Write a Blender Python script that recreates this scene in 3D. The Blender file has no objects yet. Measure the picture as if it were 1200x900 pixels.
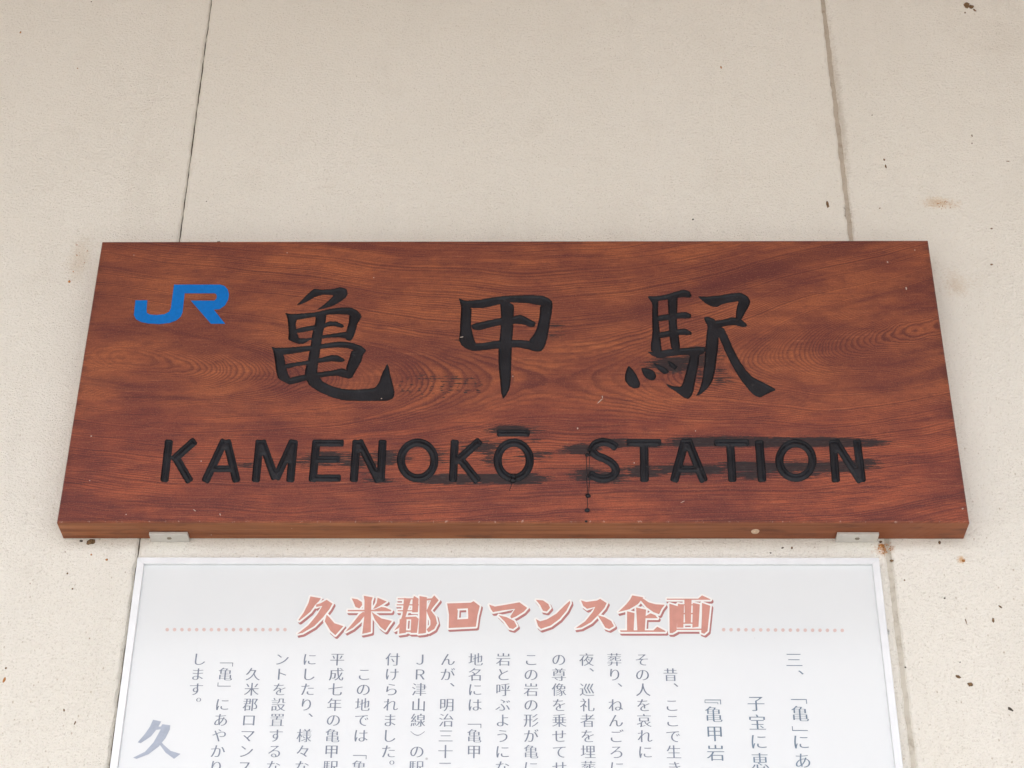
import bpy, bmesh, math, random
import numpy as np
from mathutils import Vector, Matrix, geometry
random.seed(7)
S = bpy.context.scene
COL = S.collection
PI = math.pi

# ------------------------------------------------------------------ camera
CAM = np.array([0.0291, -2.0213, -1.1254])            # board underside is Z=0, wall plane is Y=0 (metres)
PITCH, YAW, ROLL, FPX = 0.58992, -0.01519, 0.00786, 2209.98
cp, sp, cy, sy = math.cos(PITCH), math.sin(PITCH), math.cos(YAW), math.sin(YAW)
FWD = np.array([sy*cp, cy*cp, sp]); R0 = np.array([cy, -sy, 0.0]); U0 = np.cross(R0, FWD)
RGT = R0*math.cos(ROLL) + U0*math.sin(ROLL); UP = U0*math.cos(ROLL) - R0*math.sin(ROLL)
cd = bpy.data.cameras.new('camera'); cam = bpy.data.objects.new('camera', cd); COL.objects.link(cam)
cd.sensor_width = 36.0; cd.lens = 36.0*FPX/1200.0; cd.clip_start = 0.05; cd.clip_end = 500
cam.matrix_world = Matrix(((RGT[0], UP[0], -FWD[0], CAM[0]), (RGT[1], UP[1], -FWD[1], CAM[1]),
                           (RGT[2], UP[2], -FWD[2], CAM[2]), (0, 0, 0, 1)))
S.camera = cam

# ------------------------------------------------------------------ sky, sun, exposure
SUN_EL, SUN_AZ = math.radians(58), math.radians(200)   # azimuth clockwise from +Y
w = bpy.data.worlds.new('World'); S.world = w; w.use_nodes = True
wn = w.node_tree; wn.nodes.clear()
sky = wn.nodes.new('ShaderNodeTexSky'); sky.sky_type = 'NISHITA'; sky.sun_disc = False
sky.sun_elevation = SUN_EL; sky.sun_rotation = SUN_AZ
sky.air_density = 0.8; sky.dust_density = 6.0; sky.ozone_density = 1.0
hs = wn.nodes.new('ShaderNodeHueSaturation'); hs.inputs['Saturation'].default_value = 0.62
bg = wn.nodes.new('ShaderNodeBackground'); bg.inputs['Strength'].default_value = 0.15
wo = wn.nodes.new('ShaderNodeOutputWorld')
wn.links.new(sky.outputs[0], hs.inputs['Color']); wn.links.new(hs.outputs[0], bg.inputs['Color'])
wn.links.new(bg.outputs[0], wo.inputs['Surface'])
sl = bpy.data.lights.new('sun', 'SUN'); sl.energy = 0.8; sl.angle = math.radians(12); sl.color = (1.0, 0.95, 0.88)
so = bpy.data.objects.new('sun', sl); COL.objects.link(so)
sd = Vector((math.sin(SUN_AZ)*math.cos(SUN_EL), math.cos(SUN_AZ)*math.cos(SUN_EL), math.sin(SUN_EL)))
so.rotation_euler = sd.to_track_quat('Z', 'Y').to_euler(); so.location = sd*20
S.view_settings.view_transform = 'Standard'; S.view_settings.look = 'None'
S.view_settings.gamma = 1.0; S.view_settings.exposure = 1.85

# ------------------------------------------------------------------ helpers
def at(px, py, Y=0.0):
    """photo pixel (1200x900) -> point on the vertical plane at depth Y"""
    d = FWD + RGT*((px-600)/FPX) + UP*((450-py)/FPX)
    s = (Y-CAM[1])/d[1]
    return CAM + d*s
def pix(P):
    d = np.asarray(P) - CAM
    c = d@FWD
    return 600+FPX*(d@RGT)/c, 450-FPX*(d@UP)/c
def xz(px, py, Y):
    p = at(px, py, Y); return (p[0], p[2])

def mesh_obj(name, verts, faces, mat, parent=None, smooth=False, loc=None):
    m = bpy.data.meshes.new(name); m.from_pydata([tuple(v) for v in verts], [], [tuple(f) for f in faces]); m.update()
    o = bpy.data.objects.new(name, m); COL.objects.link(o)
    if mat: m.materials.append(mat)
    if parent: o.parent = parent
    if loc is not None: o.location = loc
    if smooth: m.polygons.foreach_set('use_smooth', [True]*len(m.polygons))
    return o
def bm_obj(name, bm, mat, parent=None, smooth=False):
    m = bpy.data.meshes.new(name); bm.to_mesh(m); bm.free()
    o = bpy.data.objects.new(name, m); COL.objects.link(o)
    if mat: m.materials.append(mat)
    if parent: o.parent = parent
    if smooth: m.polygons.foreach_set('use_smooth', [True]*len(m.polygons))
    return o
def empty(name, loc, label, cat, group=None):
    o = bpy.data.objects.new(name, None); COL.objects.link(o); o.location = loc; o.empty_display_size = .05
    o['label'] = label; o['category'] = cat
    if group: o['group'] = group
    return o
def add_box(bm, x0, x1, y0, y1, z0, z1, bev=0):
    r = bmesh.ops.create_cube(bm, size=1.0)
    for v in r['verts']:
        v.co = Vector(((x0+x1)/2+v.co.x*(x1-x0), (y0+y1)/2+v.co.y*(y1-y0), (z0+z1)/2+v.co.z*(z1-z0)))
    if bev:
        es = list({e for v in r['verts'] for e in v.link_edges})
        bmesh.ops.bevel(bm, geom=es, offset=bev, segments=2, affect='EDGES', profile=.5)

class NT:
    """small wrapper for building node materials"""
    def __init__(s, name):
        s.m = bpy.data.materials.new(name); s.m.use_nodes = True
        s.t = s.m.node_tree; s.t.nodes.clear()
        s.out = s.t.nodes.new('ShaderNodeOutputMaterial'); s.b = s.t.nodes.new('ShaderNodeBsdfPrincipled')
        s.t.links.new(s.b.outputs[0], s.out.inputs['Surface'])
        s.tc = s.t.nodes.new('ShaderNodeTexCoord').outputs['Object']
    def put(s, sock, v):
        if hasattr(v, 'links'): s.t.links.new(v, sock)
        else: sock.default_value = v
    def math(s, op, a, b=None, c=None, clamp=False):
        n = s.t.nodes.new('ShaderNodeMath'); n.operation = op; n.use_clamp = clamp
        s.put(n.inputs[0], a)
        if b is not None: s.put(n.inputs[1], b)
        if c is not None: s.put(n.inputs[2], c)
        return n.outputs[0]
    def noise(s, vec, scale=1, detail=2, rough=.5, dist=0):
        n = s.t.nodes.new('ShaderNodeTexNoise'); s.put(n.inputs['Vector'], vec)
        n.inputs['Scale'].default_value = scale; n.inputs['Detail'].default_value = detail
        n.inputs['Roughness'].default_value = rough; n.inputs['Distortion'].default_value = dist
        return n.outputs['Fac']
    def voro(s, vec, scale):
        n = s.t.nodes.new('ShaderNodeTexVoronoi'); s.put(n.inputs['Vector'], vec); n.inputs['Scale'].default_value = scale
        return n.outputs['Distance'], n.outputs['Color']
    def mapv(s, vec, scale=(1, 1, 1), loc=(0, 0, 0), rot=(0, 0, 0)):
        n = s.t.nodes.new('ShaderNodeMapping'); s.put(n.inputs['Vector'], vec)
        n.inputs['Scale'].default_value = scale; n.inputs['Location'].default_value = loc; n.inputs['Rotation'].default_value = rot
        return n.outputs[0]
    def sep(s, vec):
        n = s.t.nodes.new('ShaderNodeSeparateXYZ'); s.put(n.inputs[0], vec); return n.outputs
    def comb(s, x, y, z):
        n = s.t.nodes.new('ShaderNodeCombineXYZ')
        for i, v in enumerate((x, y, z)): s.put(n.inputs[i], v)
        return n.outputs[0]
    def step(s, v, a, b, c=0., d=1.):
        n = s.t.nodes.new('ShaderNodeMapRange'); n.interpolation_type = 'SMOOTHSTEP'; s.put(n.inputs[0], v)
        n.inputs[1].default_value = a; n.inputs[2].default_value = b; n.inputs[3].default_value = c; n.inputs[4].default_value = d
        return n.outputs[0]
    def mix(s, f, a, b, mode='MIX'):
        n = s.t.nodes.new('ShaderNodeMix'); n.data_type = 'RGBA'; n.blend_type = mode
        s.put(n.inputs[0], f)
        for k, v in ((6, a), (7, b)):
            if isinstance(v, tuple): v = (*v[:3], 1)
            s.put(n.inputs[k], v)
        return n.outputs[2]
    def bump(s, h, strength=.5, dist=.001, prev=None):
        n = s.t.nodes.new('ShaderNodeBump'); n.inputs['Strength'].default_value = strength
        n.inputs['Distance'].default_value = dist; s.put(n.inputs['Height'], h)
        if prev is not None: s.put(n.inputs['Normal'], prev)
        return n.outputs[0]
    def done(s, col, rough=.5, normal=None, spec=.5, metal=0.):
        if isinstance(col, tuple): col = (*col[:3], 1)
        s.put(s.b.inputs['Base Color'], col); s.put(s.b.inputs['Roughness'], rough)
        s.b.inputs['Specular IOR Level'].default_value = spec; s.b.inputs['Metallic'].default_value = metal
        if normal is not None: s.put(s.b.inputs['Normal'], normal)
        return s.m

# ------------------------------------------------------------------ materials
def mat_wall():
    n = NT('textured_cream_paint')
    M, Ad = (lambda a, b: n.math('MULTIPLY', a, b)), (lambda a, b: n.math('ADD', a, b))
    x, y, z = n.sep(n.tc)
    big = n.noise(n.tc, 3.0, 4, .6)
    blot = n.noise(n.tc, 13, 5, .65)
    grit = n.noise(n.mapv(n.tc, (1, 1, 1.25)), 260, 3, .6)
    grit2 = n.noise(n.mapv(n.tc, (1, 1, 1), (3, 1, 7)), 560, 2, .5)
    # grime settles on the lower, less sheltered part of the wall (object Z counts from the paving)
    lowz = n.step(Ad(z, M(big, .5)), .10, .80, 1, 0)
    col = n.mix(n.step(big, .35, .65), (.785, .762, .692), (.805, .784, .718))
    col = n.mix(n.step(blot, .54, .76, 0, .20), col, (.64, .595, .52))
    strk = n.noise(n.mapv(n.tc, (9, 1, 1.4), (2, 0, 0)), 1., 4, .6)
    col = n.mix(n.step(strk, .52, .74, 0, .16), col, (.60, .56, .49))
    col = n.mix(M(n.step(grit, .54, .70), Ad(.14, M(lowz, .20))), col, (.46, .42, .36))
    col = n.mix(n.step(grit, .30, .44, .35, 0), col, (.80, .785, .745))
    # a few old stains with their own place: tan water marks, rust under the bracket, grime by the joint
    for sx_, sz_, rx_, rz_, cc, st_ in STAINS:
        dx = M(n.math('SUBTRACT', x, sx_), 1/rx_); dz = M(n.math('SUBTRACT', z, sz_), 1/rz_)
        d = n.math('SQRT', Ad(M(dx, dx), M(dz, dz)))
        k = n.math('SUBTRACT', Ad(M(n.math('SUBTRACT', blot, .5), 2.2), M(n.math('SUBTRACT', grit, .5), 1.6)), d)
        col = n.mix(n.step(k, -1.0, .1, 0, st_), col, cc)
    for sc, lo, th, ra, rb, a0, cc in ((330, (1, 4, 2), .74, .15, .34, .34, (.42, .38, .29)), (190, (0, 0, 0), .90, .10, .24, .55, (.36, .28, .18)), (110, (3, 1, 8), .955, .05, .12, .7, (.24, .155, .085))):
        d, c = n.voro(n.mapv(n.tc, (1, 1, .7), lo), sc)
        pick = n.step(Ad(n.sep(c)[0], M(n.math('SUBTRACT', lowz, 1.), .14)), th, th+.02)
        dd = Ad(d, M(n.math('SUBTRACT', grit, .5), .5))
        col = n.mix(M(pick, n.step(dd, ra, rb, a0, 0)), col, cc)
    h = Ad(M(grit, .8), M(grit2, .4))
    nb = n.bump(h, 1.0, .0029)
    nb = n.bump(n.noise(n.tc, 70, 3, .5), .4, .003, nb)
    return n.done(col, .85, nb, .25)
def mat_sealant(dark):
    n = NT('joint_sealant_dark' if dark else 'joint_sealant_beige')
    v = n.noise(n.tc, 90, 4, .65)
    if dark: col = n.mix(n.step(v, .42, .60), (.040, .030, .020), (.15, .118, .08))
    else:
        zz = n.sep(n.tc)[2]
        col = n.mix(n.step(v, .45, .75, 0, .55), n.mix(n.step(zz, -.1, .35), (.56, .53, .46), (.46, .41, .34)), (.24, .195, .14))
    return n.done(col, .8, n.bump(n.noise(n.tc, 200, 3), .5, .001), .2)
def mat_wood():
    n = NT('red_stained_cedar')
    x, y, z = n.sep(n.tc)
    xy = n.tc
    M, Ad = (lambda a, b: n.math('MULTIPLY', a, b)), (lambda a, b: n.math('ADD', a, b))
    def nz(sx, sz, lo=(0, 0, 0), det=2, ro=.5, di=0, sy_=1): return n.noise(n.mapv(xy, (sx, sy_, sz), lo), 1.0, det, ro, di)
    def ctr(v): return n.math('SUBTRACT', v, .5)
    # tree rings cut by the plank: distance from a pith line that runs along the board behind its face,
    # now nearer, now farther, so that the rings close into eyes along the middle
    zc = Ad(Ad(M(x, .040), .206), M(M(x, x), .19))
    dz = Ad(n.math('SUBTRACT', z, zc), M(ctr(nz(2.2, 2.6)), .06))
    dz = M(Ad(dz, M(ctr(nz(7, 11, (4, 0, 2))), .012)), 1.3)
    h = n.math('SUBTRACT', .150, M(n.math('COSINE', M(Ad(x, .47), 6.1)), .045))
    h = Ad(h, M(ctr(nz(4.2, 1.6, (7, 0, 5))), .020))
    h = Ad(h, M(ctr(nz(38, 26, (1, 0, 8))), .0030))
    h = Ad(h, M(y, .9))
    r = n.math('SQRT', Ad(M(dz, dz), M(h, h)))
    r = Ad(r, M(ctr(nz(60, 120)), .0006))
    ph = Ad(M(n.math('LOGARITHM', r, 2.718282), 64.), M(n.noise(n.comb(M(r, 60.), 0., 0.), 1., 1), 6.))
    fr = n.math('FRACT', ph)
    late = M(n.step(fr, .25, .72), n.step(fr, .78, 1.0, 1, 0))
    amp = n.noise(n.comb(M(r, 45.), M(x, 4.5), M(z, 5.)), 1., 3, .6)
    def patch(cx, cz, rx_, rz_):
        a = M(n.math('SUBTRACT', x, cx), 1/rx_); b = M(n.math('SUBTRACT', z, cz), 1/rz_)
        return n.step(n.math('SQRT', Ad(M(a, a), M(b, b))), .3, 1., 1, 0)
    eye = n.math('MAXIMUM', patch(-.36, .226, .20, .045), n.math('MAXIMUM', patch(-.07, .203, .10, .030), patch(.45, .262, .22, .10)))
    late = M(late, n.math('MAXIMUM', n.step(amp, .34, .62, .32, 1.0), M(eye, .78)))
    # colour of the stained wood
    mott = nz(6, 15, (1, 5, 2), 4, .6)
    mott2 = nz(20, 60, (7, 5, 9), 5, .65, .4)
    mott3 = nz(75, 150, (2, 5, 1), 4, .65)
    low = n.step(Ad(z, M(ctr(mott), .16)), .10, .24, 1, 0)
    base = n.mix(low, (.345, .106, .045), (.345, .088, .043))
    base = n.mix(n.step(mott, .38, .62), n.mix(low, (.205, .058, .034), (.198, .049, .033)), base)
    base = n.mix(n.step(mott2, .48, .68, 0, .42), base, (.135, .036, .032))
    base = n.mix(n.step(mott3, .50, .72, 0, .45), base, (.125, .037, .029))
    fib = nz(13, 560, (0, 0, 0), 5, .72, 0, 60)
    fib2 = nz(45, 1300, (3, 0, 3), 3, .65, 0, 60)
    base = n.mix(M(n.step(fib, .53, .72, 0, .62), n.step(mott2, .58, .40)), base, (.50, .185, .088))
    col = n.mix(M(late, .74), base, (.088, .024, .023))
    band = n.noise(n.comb(M(r, 55.), M(x, 3.0), 9.), 1., 4, .62)
    col = n.mix(n.step(band, .53, .68, 0, .50), col, (.098, .025, .026))
    dg = n.math('ABSOLUTE', n.math('SUBTRACT', n.math('SUBTRACT', z, .335), M(n.math('SUBTRACT', x, .21), .375)))
    dgm = M(n.step(Ad(dg, M(ctr(mott2), .04)), .004, .022, 1, 0), n.step(x, .02, .20))
    col = n.mix(M(dgm, .62), col, (.088, .022, .024))
    fa = Ad(.36, M(low, .45))
    col = n.mix(M(n.step(fib, .34, .47, 1, 0), fa), col, (.095, .027, .028))
    col = n.mix(n.step(fib2, .53, .72, 0, .48), col, (.080, .023, .022))
    # long dark checks and drying cracks
    chk = nz(4.5, 230, (3, 3, 3), 4, .62, .2)
    col = n.mix(M(n.step(chk, .63, .69), Ad(.25, M(low, .55))), col, (.045, .016, .018))
    # pore-fine speckle
    spk = nz(620, 620, (0, 0, 0), 2, .6, 0, 620)
    col = n.mix(n.step(spk, .30, .50, .34, 0), col, (.07, .022, .02))
    col = n.mix(n.step(spk, .54, .74, 0, .22), col, (.50, .24, .14))
    # unstained paler underside and ends
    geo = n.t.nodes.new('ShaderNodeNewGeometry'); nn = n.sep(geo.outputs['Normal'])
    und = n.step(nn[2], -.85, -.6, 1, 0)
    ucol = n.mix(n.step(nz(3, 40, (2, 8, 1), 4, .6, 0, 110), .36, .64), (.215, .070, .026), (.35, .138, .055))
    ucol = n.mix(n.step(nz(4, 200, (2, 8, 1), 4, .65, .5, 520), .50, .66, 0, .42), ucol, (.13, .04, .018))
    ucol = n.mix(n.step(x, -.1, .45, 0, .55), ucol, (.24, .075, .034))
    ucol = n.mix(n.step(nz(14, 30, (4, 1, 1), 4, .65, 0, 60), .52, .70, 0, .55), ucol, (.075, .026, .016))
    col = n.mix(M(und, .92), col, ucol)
    # pale scuffs: pinprick flecks and chipped wear along the lower front arris
    d, c = n.voro(n.mapv(xy, (1, 1, 1), (.3, .1, .2)), 60)
    pick = n.step(n.sep(c)[0], .925, .93)
    col = n.mix(M(pick, n.step(Ad(d, M(mott3, .05)), .06, .085, .7, 0)), col, (.58, .50, .45))
    ew = n.math('SUBTRACT', nz(120, 90, (0, 0, 0), 4, .75), M(n.math('ABSOLUTE', n.math('SUBTRACT', z, .0012)), 55.))
    col = n.mix(M(n.step(ew, .53, .64, 0, .75), n.math('SUBTRACT', 1., und)), col, (.50, .36, .30))
    # weathered black lettering paint that has crept along the grain
    at_ = n.t.nodes.new('ShaderNodeAttribute'); at_.attribute_name = 'smear'; sf = at_.outputs['Fac']
    st = nz(13, 520, (2, 0, 0), 5, .76); st2 = nz(90, 420, (5, 0, 0), 4, .65)
    sm = Ad(sf, Ad(M(ctr(st), 3.6), M(ctr(st2), 1.6)))
    pm = M(n.step(sm, .50, .62), n.step(sf, .04, .22))
    col = n.mix(M(pm, .92), col, n.mix(n.step(st2, .5, .7), (.016, .016, .019), (.040, .036, .036)))
    rim = n.math('MAXIMUM', n.step(n.math('ABSOLUTE', x), .538, .551), n.math('MAXIMUM', n.step(z, .422, .431), n.step(z, .010, -.001)))
    col = n.mix(M(M(rim, n.step(mott2, .40, .62)), M(n.math('SUBTRACT', 1., und), .55)), col, (.075, .023, .02))
    rough = Ad(.42, M(mott2, .16))
    hh = Ad(M(late, -.4), M(fib, .9))
    return n.done(col, rough, n.bump(hh, .40, .0006), .25)
def mat_black():
    n = NT('weathered_black_lettering_paint')
    v = n.noise(n.tc, 120, 4, .65); v2 = n.noise(n.mapv(n.tc, (1, 1, 1), (3, 3, 3)), 30, 3, .6)
    col = n.mix(n.step(v2, .4, .65), (.005, .0053, .0085), (.012, .0127, .0172))
    col = n.mix(n.step(v, .62, .76, 0, .5), col, (.055, .052, .053))
    return n.done(col, n.math('ADD', .34, n.math('MULTIPLY', v2, .3)), n.bump(n.noise(n.tc, 420, 3), .6, .0009), .32)
def mat_simple(name, col, rough=.5, spec=.5, metal=0., var=.12, scale=60, bump=.0, bscale=200):
    n = NT(name)
    v = n.noise(n.tc, scale, 4, .6)
    lo = tuple(max(0, c*(1-var)) for c in col); hi = tuple(min(1, c*(1+var)) for c in col)
    c = n.mix(n.step(v, .3, .7), lo, hi)
    nb = n.bump(n.noise(n.tc, bscale, 3), bump, .001) if bump else None
    return n.done(c, rough, nb, spec, metal)
def mat_poster():
    n = NT('laminated_white_panel')
    v = n.noise(n.tc, 6, 3, .6)
    col = n.mix(n.step(v, .3, .7), (.69, .725, .745), (.705, .74, .758))
    d, c = n.voro(n.tc, 34)
    col = n.mix(n.math('MULTIPLY', n.step(n.sep(c)[0], .90, .91), n.step(d, .03, .07, .5, 0)), col, (.25, .25, .26))
    v2 = n.noise(n.mapv(n.tc, (1, 1, 1), (9, 9, 9)), 1.2, 2)
    return n.done(col, .10, n.bump(v2, .04, .01), .30)
STAINS = [(*xz(92, 305, 0), .022, .05, (.55, .43, .29), .32), (*xz(1103, 238, 0), .028, .014, (.58, .40, .22), .7), (*xz(1122, 335, 0), .03, .03, (.58, .44, .30), .45),
          (*xz(1038, 643, 0), .014, .012, (.45, .20, .06), .95), (*xz(993, 250, 0), .006, .022, (.16, .12, .075), .9), (*xz(985, 130, 0), .008, .25, (.45, .40, .33), .5),
          (*xz(880, 200, 0), .13, .05, (.60, .55, .47), .10), (*xz(1175, 40, 0), .10, .10, (.58, .52, .44), .15), (*xz(1126, 656, 0), .006, .006, (.60, .36, .16), .8)]
M_WALL = mat_wall(); M_SD = mat_sealant(True); M_SB = mat_sealant(False)
M_WOOD = mat_wood(); M_BLACK = mat_black()
M_BLUE = mat_simple('blue_sticker_film', (.0012, .150, .50), .4, .22, 0, .06, 300, .15, 900)
M_METAL = mat_simple('satin_aluminium', (.62, .61, .58), .45, .5, .25, .08, 40, .1, 300)
M_SCREW = mat_simple('screw_steel', (.33, .30, .25), .4, .5, .9, .2, 200)
M_FRAME = mat_simple('white_anodised_frame', (.74, .768, .79), .34, .4, .1, .04, 30)
M_POST = mat_poster()
M_INK = mat_simple('faded_grey_blue_ink', (.185, .22, .29), .3, .3, 0, .10, 90)
M_INKB = mat_simple('faded_blue_heading_ink', (.155, .215, .29), .3, .3, 0, .10, 90)
M_INKL = mat_simple('faded_large_heading_ink', (.36, .41, .50), .3, .3, 0, .06, 90)
M_PINK = mat_simple('faded_salmon_print', (.555, .262, .212), .3, .3, 0, .05, 90)
M_ROSE = mat_simple('faded_rose_print', (.41, .17, .162), .3, .3, 0, .05, 90)
M_PALE = mat_simple('faded_dot_print', (.63, .48, .455), .3, .3, 0, .05, 90)
M_TWHITE = mat_simple('white_print', (.80, .80, .785), .3, .3, 0, .02, 90)
M_DIRT = mat_simple('dried_mud', (.17, .105, .055), .9, .2, 0, .5, 500, .6, 900)
M_DARK = mat_simple('dark_insect_husk', (.06, .05, .034), .6, .3, 0, .4, 500, .4, 900)
M_RUST = mat_simple('rust_crumbs', (.42, .19, .06), .9, .2, 0, .4, 400, .6, 900)
M_COCOON = mat_simple('pale_cocoon_silk', (.50, .50, .48), .8, .2, 0, .2, 600, .6, 900)
M_CHIP = mat_simple('pale_bare_wood_chip', (.43, .35, .30), .7, .3, 0, .2, 400)
M_PLUG = mat_simple('pale_wood_plug', (.62, .47, .34), .6, .3, 0, .15, 300)
M_CONC = mat_simple('pale_concrete_paving', (.30, .298, .285), .9, .2, 0, .12, 3, .2, 60)
M_SOFFIT = mat_simple('brown_timber_soffit', (.27, .135, .058), .7, .3, 0, .15, 8)

# ------------------------------------------------------------------ the setting: paving and the porch roof over the wall
GZ, SOF, EAVE = -2.75, 1.33, -3.02
g = mesh_obj('ground', [(-60, -90, GZ), (60, -90, GZ), (60, .05, GZ), (-60, .05, GZ)], [(0, 1, 2, 3)], M_CONC); g['kind'] = 'structure'
bm = bmesh.new(); add_box(bm, -7, 7, EAVE, .12, SOF, SOF+.16)
roof = bm_obj('porch_roof', bm, M_SOFFIT); roof['label'] = 'brown timber porch roof sheltering the cream wall from above'; roof['category'] = 'roof'

# ------------------------------------------------------------------ station wall: panels with chamfered joints
wall = empty('station_wall', (0, 0, GZ), 'cream stippled station wall with two upright panel joints behind the signs', 'wall')
def wchild(o): o.parent = wall; o.location = (0, 0, -GZ); return o
XL, XR = -.4569, .4576
P = XR-XL
edges = [XL-2*P, XL-P, XL, XR, XR+P, XR+2*P]
CH, DEP = .0042, .0035                                    # chamfer width and depth of each joint side
for k in range(5):
    gl = .0008 if k == 2 else (.0019 if k == 3 else .0012)
    gr = .0019 if k == 2 else (.0008 if k == 1 else .0012)
    xa, xb = edges[k]+gl, edges[k+1]-gr
    chl = CH if k != 3 else .003; chr_ = CH*(.6 if k == 1 else 1)
    nz = 420 if 1 <= k <= 3 else 2
    vs, fs = [], []
    rnd = random.Random(k)
    ja = [0]*(nz+1); jb = [0]*(nz+1)
    if nz > 2:
        ja = [rnd.uniform(-.0006, .0006) for _ in range(nz+1)]; jb = [rnd.uniform(-.0006, .0006) for _ in range(nz+1)]
    for i in range(nz+1):
        # short steps where the wall is seen
        z = GZ+(SOF-GZ)*i/nz
        prof = [(xa+ja[i], .10), (xa+ja[i], DEP), (xa+chl+ja[i]*2, .0004), (xa+chl+.002, 0), (xb-chr_-.002, 0), (xb-chr_+jb[i]*2, .0004), (xb+jb[i], DEP), (xb+jb[i], .10)]
        for p in prof: vs.append((p[0], p[1], z))
    for i in range(nz):
        for j in range(7):
            a = i*8+j; fs.append((a, a+1, a+9, a+8))
    wchild(mesh_obj('wall_panel', vs, fs, M_WALL))
for k, xe in enumerate(edges[1:-1]):
    left = (k == 1)
    bm = bmesh.new()
    if left: add_box(bm, xe-.004, xe+.004, .006, .03, GZ, SOF)
    else: add_box(bm, xe-.0045, xe+.0045, .0024, .03, GZ, SOF)
    o = wchild(bm_obj('joint_sealant', bm, M_SD if left else M_SB))

def blob(name, px, py, rx, rz, mat, Y=0.0, thick=.5, rot=0., seed=0, parent=None):
    """a small lumpy crumb stuck to the upright plane at Y"""
    p = at(px, py, Y); bm = bmesh.new(); bmesh.ops.create_icosphere(bm, subdivisions=2, radius=1.0)
    rr = random.Random(seed*91+int(px*7+py))
    for v in bm.verts:
        k = 1+rr.uniform(-.28, .28)
        a = v.co.x*rx*k; b = v.co.z*rz*k
        v.co = Vector((a*math.cos(rot)-b*math.sin(rot), v.co.y*thick*min(rx, rz)*k, a*math.sin(rot)+b*math.cos(rot)))
        v.co += Vector((p[0], p[1], p[2]))
    o = bm_obj(name, bm, mat, smooth=True)
    return o
for (px, py, rx, rz, m, rot) in [
    (1133, 6, .0046, .0058, M_DIRT, 0), (1138, 8, .0040, .0034, M_DIRT, .3), (1142, 12, .0018, .0030, M_DIRT, .6), (1131, 15, .0012, .0016, M_DIRT, 0),
    (970, 240, .0018, .0058, M_DIRT, .05), (1036, 187, .0012, .0022, M_DIRT, 0), (1038, 195, .0014, .0032, M_DIRT, .1), (1022, 135, .001, .001, M_DIRT, 0),
    (812, 257, .0014, .0012, M_DARK, 0), (1139, 159, .0010, .0022, M_DIRT, 0), (1139, 168, .0008, .0014, M_DIRT, 0), (1181, 189, .0026, .0008, M_DIRT, 0),
    (1162, 268, .0016, .0012, M_DIRT, 0), (1162, 310, .0018, .0014, M_DIRT, 0), (1031, 244, .0018, .0007, M_DIRT, .6),
    (1107, 701, .0014, .0011, M_DARK, 0), (1172, 711, .0026, .0012, M_DIRT, -.8), (1164, 727, .0015, .0030, M_DIRT, 0), (1132, 728, .0007, .004, M_DIRT, .2),
    (1123, 793, .0032, .0020, M_DIRT, -.4), (1137, 802, .0030, .0026, M_DIRT, 0), (1184, 831, .0034, .0018, M_DARK, -.6), (1061, 782, .0012, .0010, M_DARK, 0),
    (1129, 657, .0024, .0020, M_RUST, 0), (1101, 636, .0016, .0022, M_DIRT, 0), (1060, 680, .0010, .0010, M_DIRT, 0), (1125, 776, .0008, .0008, M_DARK, 0),
    (1045, 657, .0022, .0014, M_DIRT, 0), (1033, 639, .0035, .0018, M_RUST, 0), (1032, 635, .0024, .0014, M_DIRT, .3),
    (106, 635, .0052, .0038, M_DIRT, .2), (95, 634, .0022, .0016, M_DARK, 0), (107, 650, .0010, .0013, M_RUST, 0), (85, 690, .0012, .0012, M_DIRT, 0), (79, 672, .0010, .0014, M_DIRT, 0),
    (7, 783, .0012, .0012, M_DIRT, 0), (5, 797, .0014, .0034, M_RUST, -.2), (75, 832, .0010, .0018, M_DIRT, .4), (88, 847, .0008, .0024, M_DIRT, -.3), (125, 656, .0016, .0014, M_RUST, 0),
    (91, 80, .0010, .0010, M_RUST, 0), (24, 38, .0012, .0022, M_RUST, 0), (107, 2, .001, .001, M_DARK, 0), (81, 330, .0018, .0024, M_RUST, 0), (242, 236, .0009, .0007, M_DARK, 0),
    (917, 642, .0016, .0011, M_DARK, .3), (928, 642, .0012, .0016, M_DIRT, 0), (903, 648, .0012, .001, M_DARK, 0), (1041, 741, .0016, .0040, M_COCOON, .05), (845, 79, .0012, .0026, M_RUST, .1)]:
    wchild(blob('dirt_speck' if m is not M_COCOON else 'cocoon', px, py, rx, rz, m, 0, .45, rot))
# reddish rust bleed and dust patches are thin crusts on the paint
def crust(px, py, rx, rz, mat, n=26, seed=1):
    rr = random.Random(seed); p = at(px, py, 0); bm = bmesh.new()
    for _ in range(n):
        a = rr.uniform(0, 2*PI); q = rr.random()**.7
        s = rr.uniform(.0004, .0010)
        r = bmesh.ops.create_icosphere(bm, subdivisions=1, radius=1)
        for v in r['verts']:
            v.co = Vector((p[0]+q*rx*math.cos(a)+v.co.x*s, v.co.y*s*.3, p[2]+q*rz*math.sin(a)+v.co.z*s*rr.uniform(.7, 1.3)))
    wchild(bm_obj('rust_crust', bm, mat))
crust(1037, 643, .010, .007, M_RUST, 46, 2); crust(1105, 240, .014, .008, M_RUST, 20, 3); crust(92, 300, .012, .03, M_RUST, 12, 4)

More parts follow.
